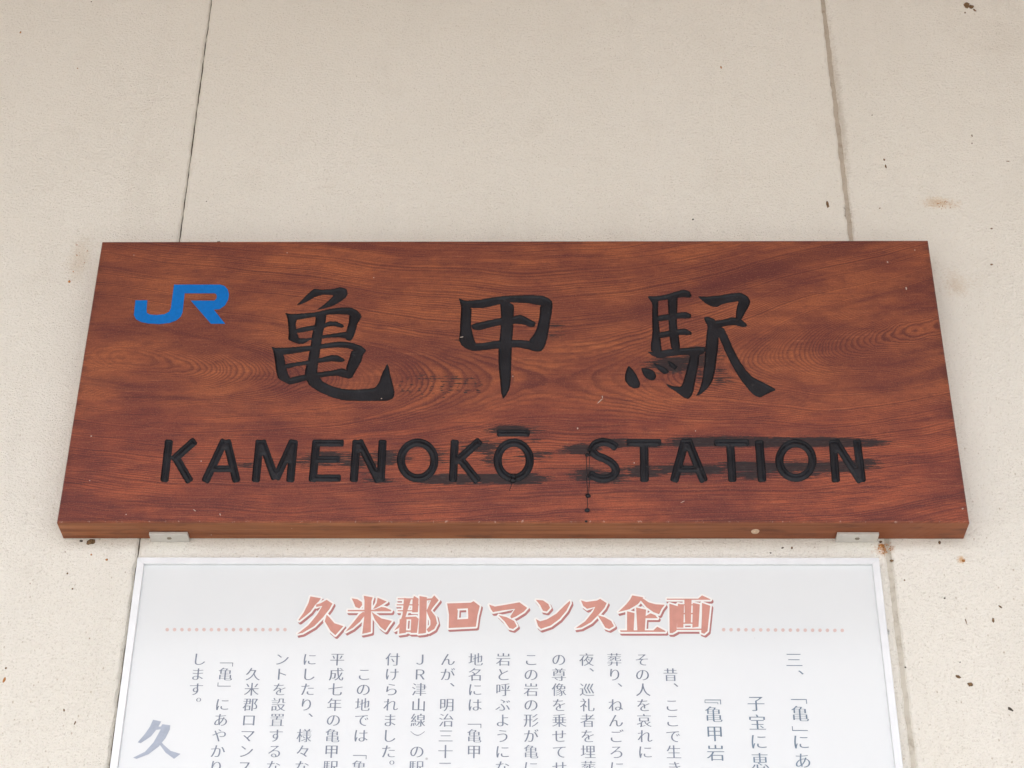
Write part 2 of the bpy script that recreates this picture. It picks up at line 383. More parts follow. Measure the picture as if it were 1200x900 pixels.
# ------------------------------------------------------------------ polygon tools (photo pixels -> real board coordinates)
BT, BW, BH = .0405, 1.10, .4304                           # board thickness, width, height
def chaikin(p, n=1):
    for _ in range(n):
        q = []
        for i in range(len(p)):
            a, b = p[i], p[(i+1) % len(p)]
            q.append((a[0]*.84+b[0]*.16, a[1]*.84+b[1]*.16)); q.append((a[0]*.16+b[0]*.84, a[1]*.16+b[1]*.84))
        p = q
    return p
def area(p): return .5*sum(p[i][0]*p[(i+1) % len(p)][1]-p[(i+1) % len(p)][0]*p[i][1] for i in range(len(p)))
def ccw(p): return p if area(p) > 0 else p[::-1]
def resample(p, d):
    o = []
    for i in range(len(p)):
        a, b = p[i], p[(i+1) % len(p)]; L = math.hypot(b[0]-a[0], b[1]-a[1]); k = max(1, int(L/d+.5))
        for j in range(k): o.append((a[0]+(b[0]-a[0])*j/k, a[1]+(b[1]-a[1])*j/k))
    return o
def stroke(pts, hw, closed=False):
    """polygon round a polyline (pixels), square ends with clipped corners"""
    P_ = [np.array(p, float) for p in pts]; L, R_ = [], []
    for i, p in enumerate(P_):
        a = P_[max(0, i-1)]; b = P_[min(len(P_)-1, i+1)]
        t = (b-a)/np.linalg.norm(b-a); nn = np.array([-t[1], t[0]])
        e = hw
        L.append(p+nn*e); R_.append(p-nn*e)
    t0 = (P_[1]-P_[0]); t0 /= np.linalg.norm(t0); t1 = (P_[-1]-P_[-2]); t1 /= np.linalg.norm(t1)
    c = hw*.35
    n0 = np.array([-t0[1], t0[0]]); n1 = np.array([-t1[1], t1[0]])
    out = [P_[0]+n0*(hw-c), P_[0]+n0*hw+t0*c]+L[1:-1]+[P_[-1]+n1*hw-t1*c, P_[-1]+n1*(hw-c), P_[-1]-n1*(hw-c), P_[-1]-n1*hw-t1*c]+R_[1:-1][::-1]+[P_[0]-n0*hw+t0*c, P_[0]-n0*(hw-c)]
    return [tuple(q) for q in out]
def ring(cx, cy_, rx, ry, hw):
    res = []
    for a0 in (0, PI):
        o = [(cx+(rx+hw)*math.cos(a0+i*(PI+.1)/20), cy_+(ry+hw)*math.sin(a0+i*(PI+.1)/20)) for i in range(21)]
        q = [(cx+(rx-hw)*math.cos(a0+i*(PI+.1)/20), cy_+(ry-hw)*math.sin(a0+i*(PI+.1)/20)) for i in range(21)]
        res.append(o+q[::-1])
    return res
def spline(pts, n=6):
    o = []; p = [pts[0]]+list(pts)+[pts[-1]]
    for i in range(1, len(p)-2):
        for j in range(n):
            t = j/n; a, b, c, d = [np.array(q, float) for q in p[i-1:i+3]]
            o.append(tuple(.5*((2*b)+(c-a)*t+(2*a-5*b+4*c-d)*t*t+(3*b-3*c+d-a)*t**3)))
    o.append(tuple(pts[-1])); return o
def local(polys, ox, oy, sc): return [[(ox+x/sc, oy+y/sc) for x, y in p] for p in polys]

KAME = local([
 [(265,213),(310,170),(350,128),(385,102),(430,108),(505,105),(560,92),(597,105),(606,137),(590,165),(545,197),(500,220),(450,234),(396,245),(445,210),(488,172),(512,146),(440,143),(395,155),(345,185),(300,205)],
 [(190,262),(235,270),(330,264),(400,256),(480,236),(570,225),(630,227),(670,247),(698,282),(660,300),(615,275),(540,272),(470,275),(380,290),(270,310),(225,305),(205,285)],
 [(190,262),(230,270),(270,305),(262,340),(268,380),(280,420),(300,440),(280,460),(245,455),(212,440),(215,400),(212,340),(205,290)],
 [(615,270),(698,282),(690,300),(668,335),(655,385),(643,425),(625,447),(590,440),(585,405),(598,370),(612,320)],
 [(215,435),(280,430),(340,430),(380,420),(450,408),(530,395),(600,385),(620,440),(560,425),(480,425),(420,437),(370,445),(355,440),(315,467),(280,467),(245,455)],
 [(255,372),(300,358),(370,345),(440,335),(480,318),(530,318),(575,340),(582,355),(560,362),(520,350),(480,352),(430,368),(370,378),(310,390),(265,395)],
 [(390,262),(465,260),(460,320),(440,400),(430,470),(415,560),(405,640),(415,680),(440,715),(500,745),(580,765),(660,767),(730,763),(785,755),(810,720),(830,660),(865,595),(875,615),(885,670),(905,740),(915,790),(905,825),(870,842),(780,843),(680,843),(580,840),(500,820),(420,785),(350,740),(330,705),(320,650),(345,560),(360,470),(370,400),(392,320)],
 [(100,485),(140,493),(250,487),(360,478),(430,468),(500,455),(570,450),(640,460),(690,478),(720,500),(727,512),(700,535),(650,510),(600,495),(540,490),(470,493),(350,515),(250,530),(185,540),(140,530),(115,505)],
 [(100,485),(145,495),(185,540),(195,600),(210,660),(225,690),(220,735),(180,715),(145,695),(132,650),(125,580),(112,510)],
 [(630,505),(727,512),(705,540),(695,580),(670,625),(650,660),(640,680),(635,690),(590,660),(595,620),(612,570)],
 [(190,600),(250,590),(330,578),(420,560),(490,540),(540,540),(580,565),(588,578),(560,588),(500,582),(430,590),(340,605),(260,615),(205,632)],
 [(220,690),(300,672),(360,660),(430,652),(510,640),(570,625),(620,650),(642,665),(640,685),(615,697),(580,690),(540,678),(480,680),(420,690),(340,705),(270,725),(220,735),(200,725)]], 300, 320, 5.622)
KOU = local([
 [(97,165),(130,180),(220,178),(320,160),(400,150),(500,145),(600,145),(660,150),(700,170),(718,195),(715,240),(640,215),(560,200),(470,195),(430,195),(350,210),(270,230),(185,232),(130,215),(110,190)],
 [(97,165),(140,182),(185,232),(180,330),(185,370),(195,420),(215,470),(240,505),(195,515),(150,500),(115,475),(100,440),(105,400),(110,300),(115,220)],
 [(635,210),(718,195),(714,250),(700,330),(685,420),(665,490),(645,515),(610,520),(580,500),(560,445),(590,410),(615,360),(630,290)],
 [(195,465),(260,460),(350,445),(430,440),(500,440),(560,445),(620,470),(610,520),(560,505),(500,492),(450,490),(360,497),(270,508),(195,515)],
 [(180,340),(230,325),(300,310),(370,295),(440,290),(505,272),(550,295),(608,325),(600,355),(570,357),(530,340),(480,335),(400,340),(340,350),(280,365),(235,378),(190,372)],
 [(370,175),(430,190),(465,215),(462,280),(455,400),(448,500),(445,620),(440,740),(425,785),(390,832),(378,790),(370,700),(360,600),(360,500),(372,400),(378,300)]], 520, 320, 5.622)
EKI = local([
 [(215,152),(280,152),(350,140),(410,120),(460,108),(495,120),(510,150),(500,162),(450,160),(400,165),(350,175),(290,185),(250,190)],
 [(215,152),(290,170),(288,250),(295,340),(305,430),(310,490),(315,520),(240,520),(240,470),(250,400),(248,300),(250,200)],
 [(350,150),(418,150),(415,240),(412,330),(425,420),(435,490),(420,510),(375,500),(365,440),(358,350),(355,250)],
 [(285,280),(340,272),(410,262),(470,255),(505,270),(508,292),(490,300),(430,300),(350,312),(290,320)],
 [(290,392),(360,378),(430,368),(470,365),(510,390),(510,408),(480,410),(420,408),(360,420),(300,432)],
 [(215,518),(260,520),(340,505),(420,495),(500,490),(570,487),(600,487),(600,520),(560,540),(555,600),(540,680),(525,760),(515,800),(490,832),(455,820),(410,785),(360,755),(337,730),(390,745),(440,750),(455,710),(475,640),(490,580),(498,540),(440,542),(360,550),(300,562),(255,550)],
 [(95,610),(125,640),(150,680),(172,730),(165,755),(130,762),(95,745),(70,710),(70,670),(80,635)],
 [(175,625),(220,625),(262,645),(278,680),(265,705),(240,710),(205,690),(185,660)],
 [(250,590),(300,605),(340,625),(365,655),(330,668),(295,645)],
 [(345,575),(385,590),(420,620),(400,640),(370,620)],
 [(548,152),(600,155),(680,148),(760,135),(830,128),(875,150),(897,185),(890,215),(860,265),(838,310),(800,305),(800,260),(810,215),(820,185),(760,195),(710,205),(680,225),(640,222),(600,200),(570,175)],
 [(660,315),(720,305),(780,290),(830,300),(878,340),(870,355),(840,357),(790,342),(740,348),(690,360),(650,345)],
 [(590,292),(620,287),(665,305),(672,345),(690,400),(685,480),(675,560),(665,640),(645,720),(610,765),(570,800),(535,812),(560,770),(580,700),(592,600),(600,500),(605,420),(615,350),(595,315)],
 [(665,345),(720,360),(740,400),(775,480),(815,560),(860,630),(910,685),(980,720),(1030,745),(1068,770),(1010,795),(965,822),(925,810),(885,770),(830,700),(780,620),(740,540),(705,460),(680,400)]], 720, 320, 5.625)

def LT(strokes, ox, oy, sc, hw=4.9):
    out = []
    for s in strokes:
        h = hw; p = s
        if isinstance(s, tuple): p, h = s
        out.append(stroke([(ox+x/sc, oy+y/sc) for x, y in p], h))
    return out
A5, A6, A7, A8 = (60, 490, 4), (360, 490, 4), (660, 490, 6), (850, 490, 4)
LETTERS = [
 ('K', LT([[(553,101),(530,300)], [(676,103),(568,200)], [(580,178),(652,301)]], *A5)),
 ('A', LT([[(814,101),(720,301)], [(822,101),(870,301)], ([(757,238),(850,238)], 4.0)], *A5)),
 ('M', LT([[(978,101),(958,301)], [(985,103),(1052,288)], [(1136,103),(1052,288)], [(1138,101),(1120,301)]], *A5)),
 ('E', LT([[(44,101),(25,300)], ([(30,117),(172,117)], 4.2), ([(24,193),(152,193)], 4.2), ([(10,281),(158,281)], 4.4)], *A6)),
 ('N', LT([[(232,101),(218,300)], [(240,103),(338,299)], [(354,101),(344,300)]], *A6)),
 ('O', ring(360+518/4, 490+198/4, 19.6, 20.8, 4.9)),
 ('K', LT([[(692,101),(683,300)], [(812,103),(698,206)], [(712,185),(803,300)]], *A6)),
 ('O with a macron', ring(360+968/4, 490+198/4, 18.8, 20.8, 4.9)+LT([([(889,70),(1044,70)], 4.2)], *A6)),
 ('S', [stroke(spline([(660+x/6, 490+y/6) for x, y in [(378,212),(335,180),(280,168),(225,185),(205,225),(235,262),(300,290),(350,325),(370,370),(345,410),(285,427),(225,415),(182,385)]]), 4.9)]),
 ('T', LT([([(445,172),(690,172)], 4.4), ([(568,160),(572,450)], 5.2)], *A7)),
 ('A', LT([([(860,148),(778,450)], 5.2), ([(872,148),(992,450)], 5.2), ([(810,358),(965,358)], 4.0)], *A7)),
 ('T', [stroke([(837, 519), (878, 519)], 4.4), stroke([(855.5, 517), (858.5, 565)], 4.9)]),
 ('I', LT([([(158,103),(173,300)], 5.2)], *A8)),
 ('O', ring(850+331/4, 490+199/4, 19.4, 20.2, 4.9)),
 ('N', LT([[(503,101),(519,302)], [(512,103),(638,300)], [(616,101),(641,301)]], *A8))]

# ------------------------------------------------------------------ the wooden name board
board = empty('station_name_board', (0, 0, 0), 'thick reddish wooden name board with carved black lettering fixed above the white panel', 'sign')
FY = -BT
GLYPHS = [('carved_character', KAME, 'leftmost large carved character, the many-barred one with a sweeping hooked tail', 1),
          ('carved_character', KOU, 'middle large carved character, a barred box on one long stem', 1),
          ('carved_character', EKI, 'rightmost large carved character with dots and a long right-falling stroke', 1)]
for nm, ps in LETTERS: GLYPHS.append(('carved_letter', ps, 'carved black capital letter '+nm, 0))
pts, faces, owner = [], [], []
for gi, (nm, polys, lab, ch) in enumerate(GLYPHS):
    for p in polys:
        q = [tuple(1000*c for c in xz(x, y, FY)) for x, y in (chaikin(p, 1) if ch else p)]
        q = ccw(resample(q, 1.7))
        if ch:   # slightly ragged chisel edge
            rr = random.Random(len(pts)); q = [(a+rr.uniform(-.25, .25), b+rr.uniform(-.22, .22)) for a, b in q]
        else:
            rr = random.Random(len(pts)); q = [(a+rr.uniform(-.16, .16), b+rr.uniform(-.16, .16)) for a, b in q]
        i0 = len(pts); pts += q; faces.append(list(range(i0, i0+len(q)))); owner.append(gi)
IN = 1.6                                                  # worn front arris
x0, x1, z0, z1 = -BW*500+IN, BW*500-IN, IN, BH*1000-IN
nb = len(pts)
pts += [(x0, z0), (x1, z0), (x1, z1), (x0, z1)]
edg = [(nb, nb+1), (nb+1, nb+2), (nb+2, nb+3), (nb+3, nb)]
rr = random.Random(3)
zb0 = 1000*xz(600, 572, FY)[1]; zb1 = 1000*xz(600, 494, FY)[1]
gx, gz = np.arange(x0+3, x1-2, 9.), np.arange(z0+3, z1-2, 9.)
for a in gx:
    for b in gz:
        if not (zb0 < b < zb1): pts.append((a+rr.uniform(-.5, .5), b+rr.uniform(-.5, .5)))
for a in np.arange(x0+3, x1-2, 3.2):
    for b in np.arange(zb0, zb1, 2.2): pts.append((a+rr.uniform(-.3, .3), b+rr.uniform(-.3, .3)))
ke0, ke1 = xz(735, 460, FY), xz(880, 400, FY)
for a in np.arange(1000*ke0[0], 1000*ke1[0], 3.2):
    for b in np.arange(1000*ke0[1], 1000*ke1[1], 2.5): pts.append((a+rr.uniform(-.3, .3), b+rr.uniform(-.3, .3)))
for a in np.arange(1000*xz(462, 450, FY)[0], 1000*xz(575, 450, FY)[0], 1.7):
    for b in np.arange(1000*xz(500, 470, FY)[1], 1000*xz(500, 436, FY)[1], 1.9): pts.append((a+rr.uniform(-.3, .3), b+rr.uniform(-.3, .3)))
# interior points of the carving
def inpoly(px, pz, poly):
    c = np.zeros(px.shape, bool); n_ = len(poly)
    for i in range(n_):
        ax, az = poly[i]; bx, bz = poly[(i+1) % n_]
        if az == bz: continue
        t = ((az > pz) != (bz > pz)) & (px < (bx-ax)*(pz-az)/(bz-az)+ax); c ^= t
    return c
for fi, f in enumerate(faces):
    poly = [pts[i] for i in f]; A = np.array(poly)
    s = 1.25
    X, Z = np.meshgrid(np.arange(A[:, 0].min(), A[:, 0].max(), s), np.arange(A[:, 1].min(), A[:, 1].max(), s))
    X = np.round(X/s)*s; Z = np.round(Z/s)*s
    X = X.ravel(); Z = Z.ravel(); k = inpoly(X, Z, poly)
    for a, b in zip(X[k], Z[k]): pts.append((a, b))
seen = {}; 
head = nb+4
extra = []
for p in pts[head:]:
    key = (round(p[0]/.3), round(p[1]/.3))
    if key not in seen: seen[key] = 1; extra.append(p)
pts = pts[:head]+extra
ov, oe, of, _, _, ofo = geometry.delaunay_2d_cdt([Vector(p) for p in pts], edg, faces, 0, 1e-4)
V = np.array([(v.x, v.y) for v in ov])
tri_owner = [owner[o[0]] if o else -1 for o in ofo]
edge_t = {}
for ti, f in enumerate(of):
    for i in range(len(f)):
        e = tuple(sorted((f[i], f[(i+1) % len(f)]))); edge_t.setdefault(e, []).append(ti)
bnd = [[] for _ in GLYPHS]
for e, ts in edge_t.items():
    if len(ts) == 2 and tri_owner[ts[0]] != tri_owner[ts[1]]:
        for t in ts:
            if tri_owner[t] >= 0: bnd[tri_owner[t]].append(e)
def sub(sel): 
    idx = {}; fs = []
    for ti in sel:
        f = []
        for v in of[ti]:
            if v not in idx: idx[v] = len(idx)
            f.append(idx[v])
        fs.append(tuple(f[::1]))
    return list(idx.keys()), fs
SMEARS = [(279,300,540,549,.75),(343,363,537,549,.85),(358,404,529,545,.9),(403,428,530,548,.8),(438,472,527,546,.8),(425,462,559,567,.8),
 (460,482,528,541,.62),(505,520,524,546,.75),(488,640,556,567,1.1),(520,575,560,567,1.),(574,624,499,509,1.0),(612,642,528,540,.8),(565,585,524,547,.7),(545,585,517,531,.75),(618,636,514,520,.7),
 (664,702,520,533,1.0),(674,702,549,564,1.0),(690,733,553,565,1.0),(708,738,514,526,1.0),(722,735,545,558,.7),(737,772,545,560,1.05),(728,785,516,524,.8),(768,792,545,557,1.0),(760,784,517,523,.6),
 (782,1012,513,523,1.2),(1000,1040,515,523,.85),(775,850,545,556,1.05),(845,1022,541,553,1.0),(855,905,551,562,.75),(936,962,538,560,.8),(1008,1026,537,552,.95),(876,890,552,562,.7),(900,912,552,560,.7),
 (762,800,420,432,.95),(772,812,418,436,1.15),(800,832,406,430,.9),(812,830,425,448,.65),(836,850,428,452,.7),(826,846,408,424,.6),(640,660,375,400,.45),(536,542,395,402,.6),
 (480,560,440,452,.28),(205,215,527,535,.6),(425,432,552,562,.5)]
BARS = [(470,441,462,.3),(480,440,466,.2),(493,441,466,0),(506,439,464,-.2),(518,440,468,.4),(528,440,462,-.3),(537,438,462,.3),(547,438,462,0),(556,439,455,.8),(562,446,462,-.8)]
def smear_at(px, py):
    v = 0.
    for a, b, c, d, s in SMEARS:
        ex, ez = 20., 3.4
        u = min((px-a)/ex, (b-px)/ex, 1.); t = min((py-c)/ez, (d-py)/ez, 1.)
        if u > -1 and t > -1:
            q = max(0, .5+.5*u)*max(0, .5+.5*t)
            v = max(v, (s*1.16+.14)*q)
    for a, c, d, k in BARS:
        cx = a+k*(py-452)*.25+2*math.sin(py*.5+a)
        q = max(0, 1-abs(px-cx)/4.5)*max(0, min(1, min(py-c, d-py)/5.+.4)); v = max(v, .62*q)
    return v
ids, fs = sub([i for i, o in enumerate(tri_owner) if o < 0])
vs = [(V[i][0]/1000, FY, V[i][1]/1000) for i in ids]
n0 = len(vs)
xi, xo, zi0, zi1 = BW/2-IN/1000, BW/2, IN/1000, BH-IN/1000
c_in = [(-xi, FY, zi0), (xi, FY, zi0), (xi, FY, zi1), (-xi, FY, zi1)]
c_out = [(-xo, FY+.0016, 0), (xo, FY+.0016, 0), (xo, FY+.0016, BH), (-xo, FY+.0016, BH)]
c_bk = [(-xo, -.001, 0), (xo, -.001, 0), (xo, -.001, BH), (-xo, -.001, BH)]
vs += c_in+c_out+c_bk
for i in range(4):
    j = (i+1) % 4
    fs.append((n0+i, n0+4+i, n0+4+j, n0+j)); fs.append((n0+4+i, n0+8+i, n0+8+j, n0+4+j))
fs.append((n0+8, n0+11, n0+10, n0+9)[::-1])
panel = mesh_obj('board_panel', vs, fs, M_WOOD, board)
bmx = bmesh.new(); bmx.from_mesh(panel.data)
for f in bmx.faces:
    f.normal_update()
    c = f.calc_center_median(); out = Vector((c.x, (c.y+BT/2), c.z-BH/2))
    ref = Vector((0, -1, 0)) if abs(f.normal.y) > .9 and c.y < -.02 else out
    if f.normal.dot(ref) < 0: f.normal_flip()
bmx.to_mesh(panel.data); bmx.free()
at_s = panel.data.attributes.new('smear', 'FLOAT', 'POINT')
sv = [0.]*len(panel.data.vertices)
for i, v in enumerate(panel.data.vertices):
    if v.co.y < FY+1e-4: sv[i] = smear_at(*pix(v.co))
at_s.data.foreach_set('value', sv)
# the carvings themselves, each its own mesh: steep chiselled sides, softly rounded floor
for gi, (nm, polys, lab, ch) in enumerate(GLYPHS):
    ids, fs = sub([i for i, o in enumerate(tri_owner) if o == gi])
    Q = V[ids]; E_ = np.array([(V[a], V[b]) for a, b in bnd[gi]])
    d = np.full(len(Q), 1e9)
    A_, B_ = E_[:, 0], E_[:, 1]; AB = B_-A_; L2 = (AB**2).sum(1)+1e-12
    for s in range(0, len(Q), 2000):
        q = Q[s:s+2000, None, :]
        t = np.clip(((q-A_)*AB).sum(2)/L2, 0, 1)
        d[s:s+2000] = np.sqrt((((A_+t[..., None]*AB)-q)**2).sum(2)).min(1)
    if ch: dep = 2.7*np.clip(d/1.15, 0, 1)
    else: dep = 2.8*np.clip(d/1.3, 0, 1)-1.5*np.clip((d-2.4)/2.2, 0, 1)
    vs = [(q[0]/1000, FY+dd/1000, q[1]/1000) for q, dd in zip(Q, dep)]
    o = mesh_obj(nm, vs, fs, M_BLACK, board, smooth=True)
    bmx = bmesh.new(); bmx.from_mesh(o.data)
    for f in bmx.faces:
        f.normal_update()
        if f.normal.y > 0: f.normal_flip()
    bmx.to_mesh(o.data); bmx.free()
    o['label'] = lab
# flat prints and stickers: non-overlapping triangulation of a set of polygons, set proud of a plane
def flat(name, polys_px, Y, mat, parent, proud=.0004, thick=0., world=None, smooth_n=0, off=(0, 0)):
    P2, F2 = [], []
    for p in (polys_px or []):
        if smooth_n: p = chaikin(p, smooth_n)
        q = ccw([tuple(1000*c for c in xz(x, y, Y)) for x, y in p]); i0 = len(P2); P2 += q; F2.append(list(range(i0, i0+len(q))))
    for p in (world or []):
        q = ccw([(1000*x, 1000*z) for x, z in p]); i0 = len(P2); P2 += q; F2.append(list(range(i0, i0+len(q))))
    v2, e2, f2, _, _, o2 = geometry.delaunay_2d_cdt([Vector(p) for p in P2], [], F2, 0, 1e-4)
    keep = [f for f, o in zip(f2, o2) if o]
    vs = [(v.x/1000+off[0], Y-proud, v.y/1000+off[1]) for v in v2]
    fs = [tuple(f) for f in keep]
    used = sorted({i for f in fs for i in f}); mp = {u: i for i, u in enumerate(used)}
    vs = [vs[u] for u in used]; fs = [tuple(mp[i] for i in f) for f in fs]
    # keep the printed side towards the viewer (-Y)
    out = []
    for f in fs:
        a, b, c = (Vector(vs[i]) for i in f[:3])
        out.append(f if (b-a).cross(c-a).y < 0 else f[::-1])
    return mesh_obj(name, vs, out, mat, parent)
JR = local([[(150,257),(262,257),(255,350),(258,375),(285,390),(350,395),(420,388),(465,365),(482,330),(512,110),(945,110),(985,122),(1015,155),(1028,200),(1020,250),(990,305),(940,340),(885,345),(992,478),(858,478),(668,260),(890,260),(910,240),(913,218),(907,200),(890,192),(612,192),(592,370),(575,410),(535,445),(470,470),(370,481),(270,475),(200,460),(155,435),(135,395)]], 140, 320, 8)
lg = flat('logo_sticker', JR, FY, M_BLUE, board, .0005); lg['label'] = 'blue joined JR railway logo'
# paint drips and the pale dowel plug on the underside
def drip(points, r, beads):
    bm = bmesh.new()
    for (ax, ay), (bx, by) in zip(points[:-1], points[1:]):
        a = Vector(at(ax, ay, FY)); b = Vector(at(bx, by, FY)); d = b-a
        m_ = Matrix.Translation((a+b)/2) @ d.to_track_quat('Z', 'Y').to_matrix().to_4x4()
        bmesh.ops.create_cone(bm, cap_ends=True, segments=8, radius1=r, radius2=r, depth=d.length, matrix=m_)
    for (x, y, s) in beads:
        p = Vector(at(x, y, FY)); rx = bmesh.ops.create_icosphere(bm, subdivisions=2, radius=1)
        for v in rx['verts']:
            k = 1+random.uniform(-.12, .12)
            v.co = p+Vector((v.co.x*s*k, v.co.y*s*.6*k, v.co.z*s*.9*k))
    bm_obj('paint_drip', bm, M_BLACK, board, True)
drip([(687, 533), (687.6, 548), (687.2, 560), (688.3, 572), (688, 582), (688.4, 590), (687.6, 600)], .00045, [(689, 581, .0036), (688, 598, .0034), (687, 611, .0018), (688, 533, .003), (690, 527, .0022)])
drip([(691, 536), (690.2, 552), (690.8, 565), (689.6, 580)], .0004, [(691, 534, .0014)])
drip([(601, 563), (597, 575)], .0004, [(601, 563, .0042), (602, 558, .003)])
bm = bmesh.new()
p = CAM+(FWD+RGT*((885-600)/FPX)+UP*((450-622.5)/FPX))*1.0
dd = p-CAM; pp = CAM+dd*((0-CAM[2])/dd[2])
bmesh.ops.create_cone(bm, cap_ends=True, segments=20, radius1=.0052, radius2=.0046, depth=.0016, matrix=Matrix.Translation((pp[0], pp[1], -.0004)) @ Matrix.Rotation(PI, 4, 'X'))
plug = bm_obj('dowel_plug', bm, M_PLUG, panel)
# a pale scratch, chips and flecks stuck on the face
for (px, py, rx, rz, rot) in [(703, 470, .0009, .0062, -.75), (706, 465, .0008, .0022, .2), (677, 502, .0012, .0016, 0), (447, 467, .0011, .0009, 0), (601, 441, .0008, .0012, 0), (1040, 307, .0013, .0016, 0), (1072, 293, .0010, .0010, 0), (107, 511, .0012, .0013, 0), (815, 505, .0008, .0012, .3), (228, 598, .0008, .0026, .9), (258, 603, .0007, .0022, .3), (1062, 338, .0010, .0030, 0), (1128, 596, .0016, .0012, .4), (800, 588, .0006, .0034, -1.1), (541, 395, .0030, .0006, .2), (157, 299, .0009, .0009, 0)]:
    blob('pale_chip', px, py, rx*.8, rz*.8, M_CHIP, FY, .35, rot).parent = board
# little mud crumbs on the top arris
for (px, py, s) in [(257, 281, .0030), (530, 283, .0012), (955, 281, .0015)]:
    p = at(px, py+1, -BT+.006); bm = bmesh.new(); bmesh.ops.create_icosphere(bm, subdivisions=2, radius=s)
    for v in bm.verts: v.co = v.co*(1+random.uniform(-.3, .3))+Vector((p[0], p[1], BH+s*.5))
    bm_obj('mud_crumb', bm, M_DIRT, board, True)

# ------------------------------------------------------------------ the two brackets that carry the board
def bracket(xc0, xc1, label):
    r = empty('mounting_bracket', ((xc0+xc1)/2, 0, 0), label, 'bracket', 'metal brackets under the wooden board')
    hw = (xc1-xc0)/2; bm = bmesh.new()
    add_box(bm, -hw, hw, -.0185, -.0002, -.0046, -.0006, .0004)      # ledge under the board
    add_box(bm, -hw, hw, -.0009, -.0001, -.0046, .030)              # thin leaf up behind the board
    leg = bm_obj('plate', bm, M_METAL, r)
    bm = bmesh.new()
    bmesh.ops.create_uvsphere(bm, u_segments=16, v_segments=8, radius=.0030)
    for v in bm.verts: v.co = Vector((v.co.x, v.co.y-.0095, -.0046+min(0, v.co.z)*.45))
    add_box(bm, -.0018, .0018, -.0099, -.0091, -.0064, -.0056)
    bm_obj('screw', bm, M_SCREW, leg, True)
    return r
def under(px, py):
    d = FWD+RGT*((px-600)/FPX)+UP*((450-py)/FPX); return CAM+d*((-.0046-CAM[2])/d[2])
bl0, bl1 = under(175, 628)[0], under(220, 628)[0]; br0, br1 = under(981, 628)[0], under(1030, 628)[0]
bracket(bl0, bl1, 'small silver metal bracket under the left end of the wooden board')
bracket(br0, br1, 'small silver metal bracket beside a rust spot under the right end of the board')

# ------------------------------------------------------------------ white information panel
PD = .012
TL, TR = at(161, 654, -PD), at(1030, 652.5, -PD)
PX0, PX1, PZ1 = TL[0], TR[0], (TL[2]+TR[2])/2
PZ0 = PZ1-.64
info = empty('information_panel', ((PX0+PX1)/2, 0, PZ0), 'white framed information panel with pink heading and faded upright text below the board', 'sign')
inv = Matrix.Translation((-(PX0+PX1)/2, 0, -PZ0))
def ichild(o):
    o.data.transform(inv); o.parent = info; return o
FW = .0088; FYP = -.0085
bm = bmesh.new(); add_box(bm, PX0+.003, PX1-.003, FYP, -.001, PZ0+.003, PZ1-.003); ichild(bm_obj('panel_face', bm, M_POST))
def rail(a, b, c, d):
    """mitred frame rail: outer corners a,b and inner corners c,d (x,z)"""
    ins = .0009
    vs = []
    for (x, z) in (a, b, c, d): vs.append((x, -.0005, z))
    for (x, z) in (a, b, c, d): vs.append((x, -PD, z))
    fs = [(4, 5, 6, 7), (0, 1, 5, 4), (2, 3, 7, 6), (1, 2, 6, 5), (3, 0, 4, 7), (3, 2, 1, 0)]
    bm = bmesh.new(); bv = [bm.verts.new(v) for v in vs]
    for f in fs: bm.faces.new([bv[i] for i in f])
    bmesh.ops.recalc_face_normals(bm, faces=bm.faces[:])
    bmesh.ops.bevel(bm, geom=bm.edges[:], offset=.0005, segments=2, affect='EDGES', profile=.5)
    ichild(bm_obj('frame_rail', bm, M_FRAME))
a_, b_, c_, d_ = (PX0, PZ1), (PX1, PZ1), (PX1, PZ0), (PX0, PZ0)
e_, f_, g_, h_ = (PX0+FW, PZ1-FW), (PX1-FW, PZ1-FW), (PX1-FW, PZ0+FW), (PX0+FW, PZ0+FW)
rail(a_, b_, f_, e_); rail(b_, c_, g_, f_); rail(c_, d_, h_, g_); rail(d_, a_, e_, h_)

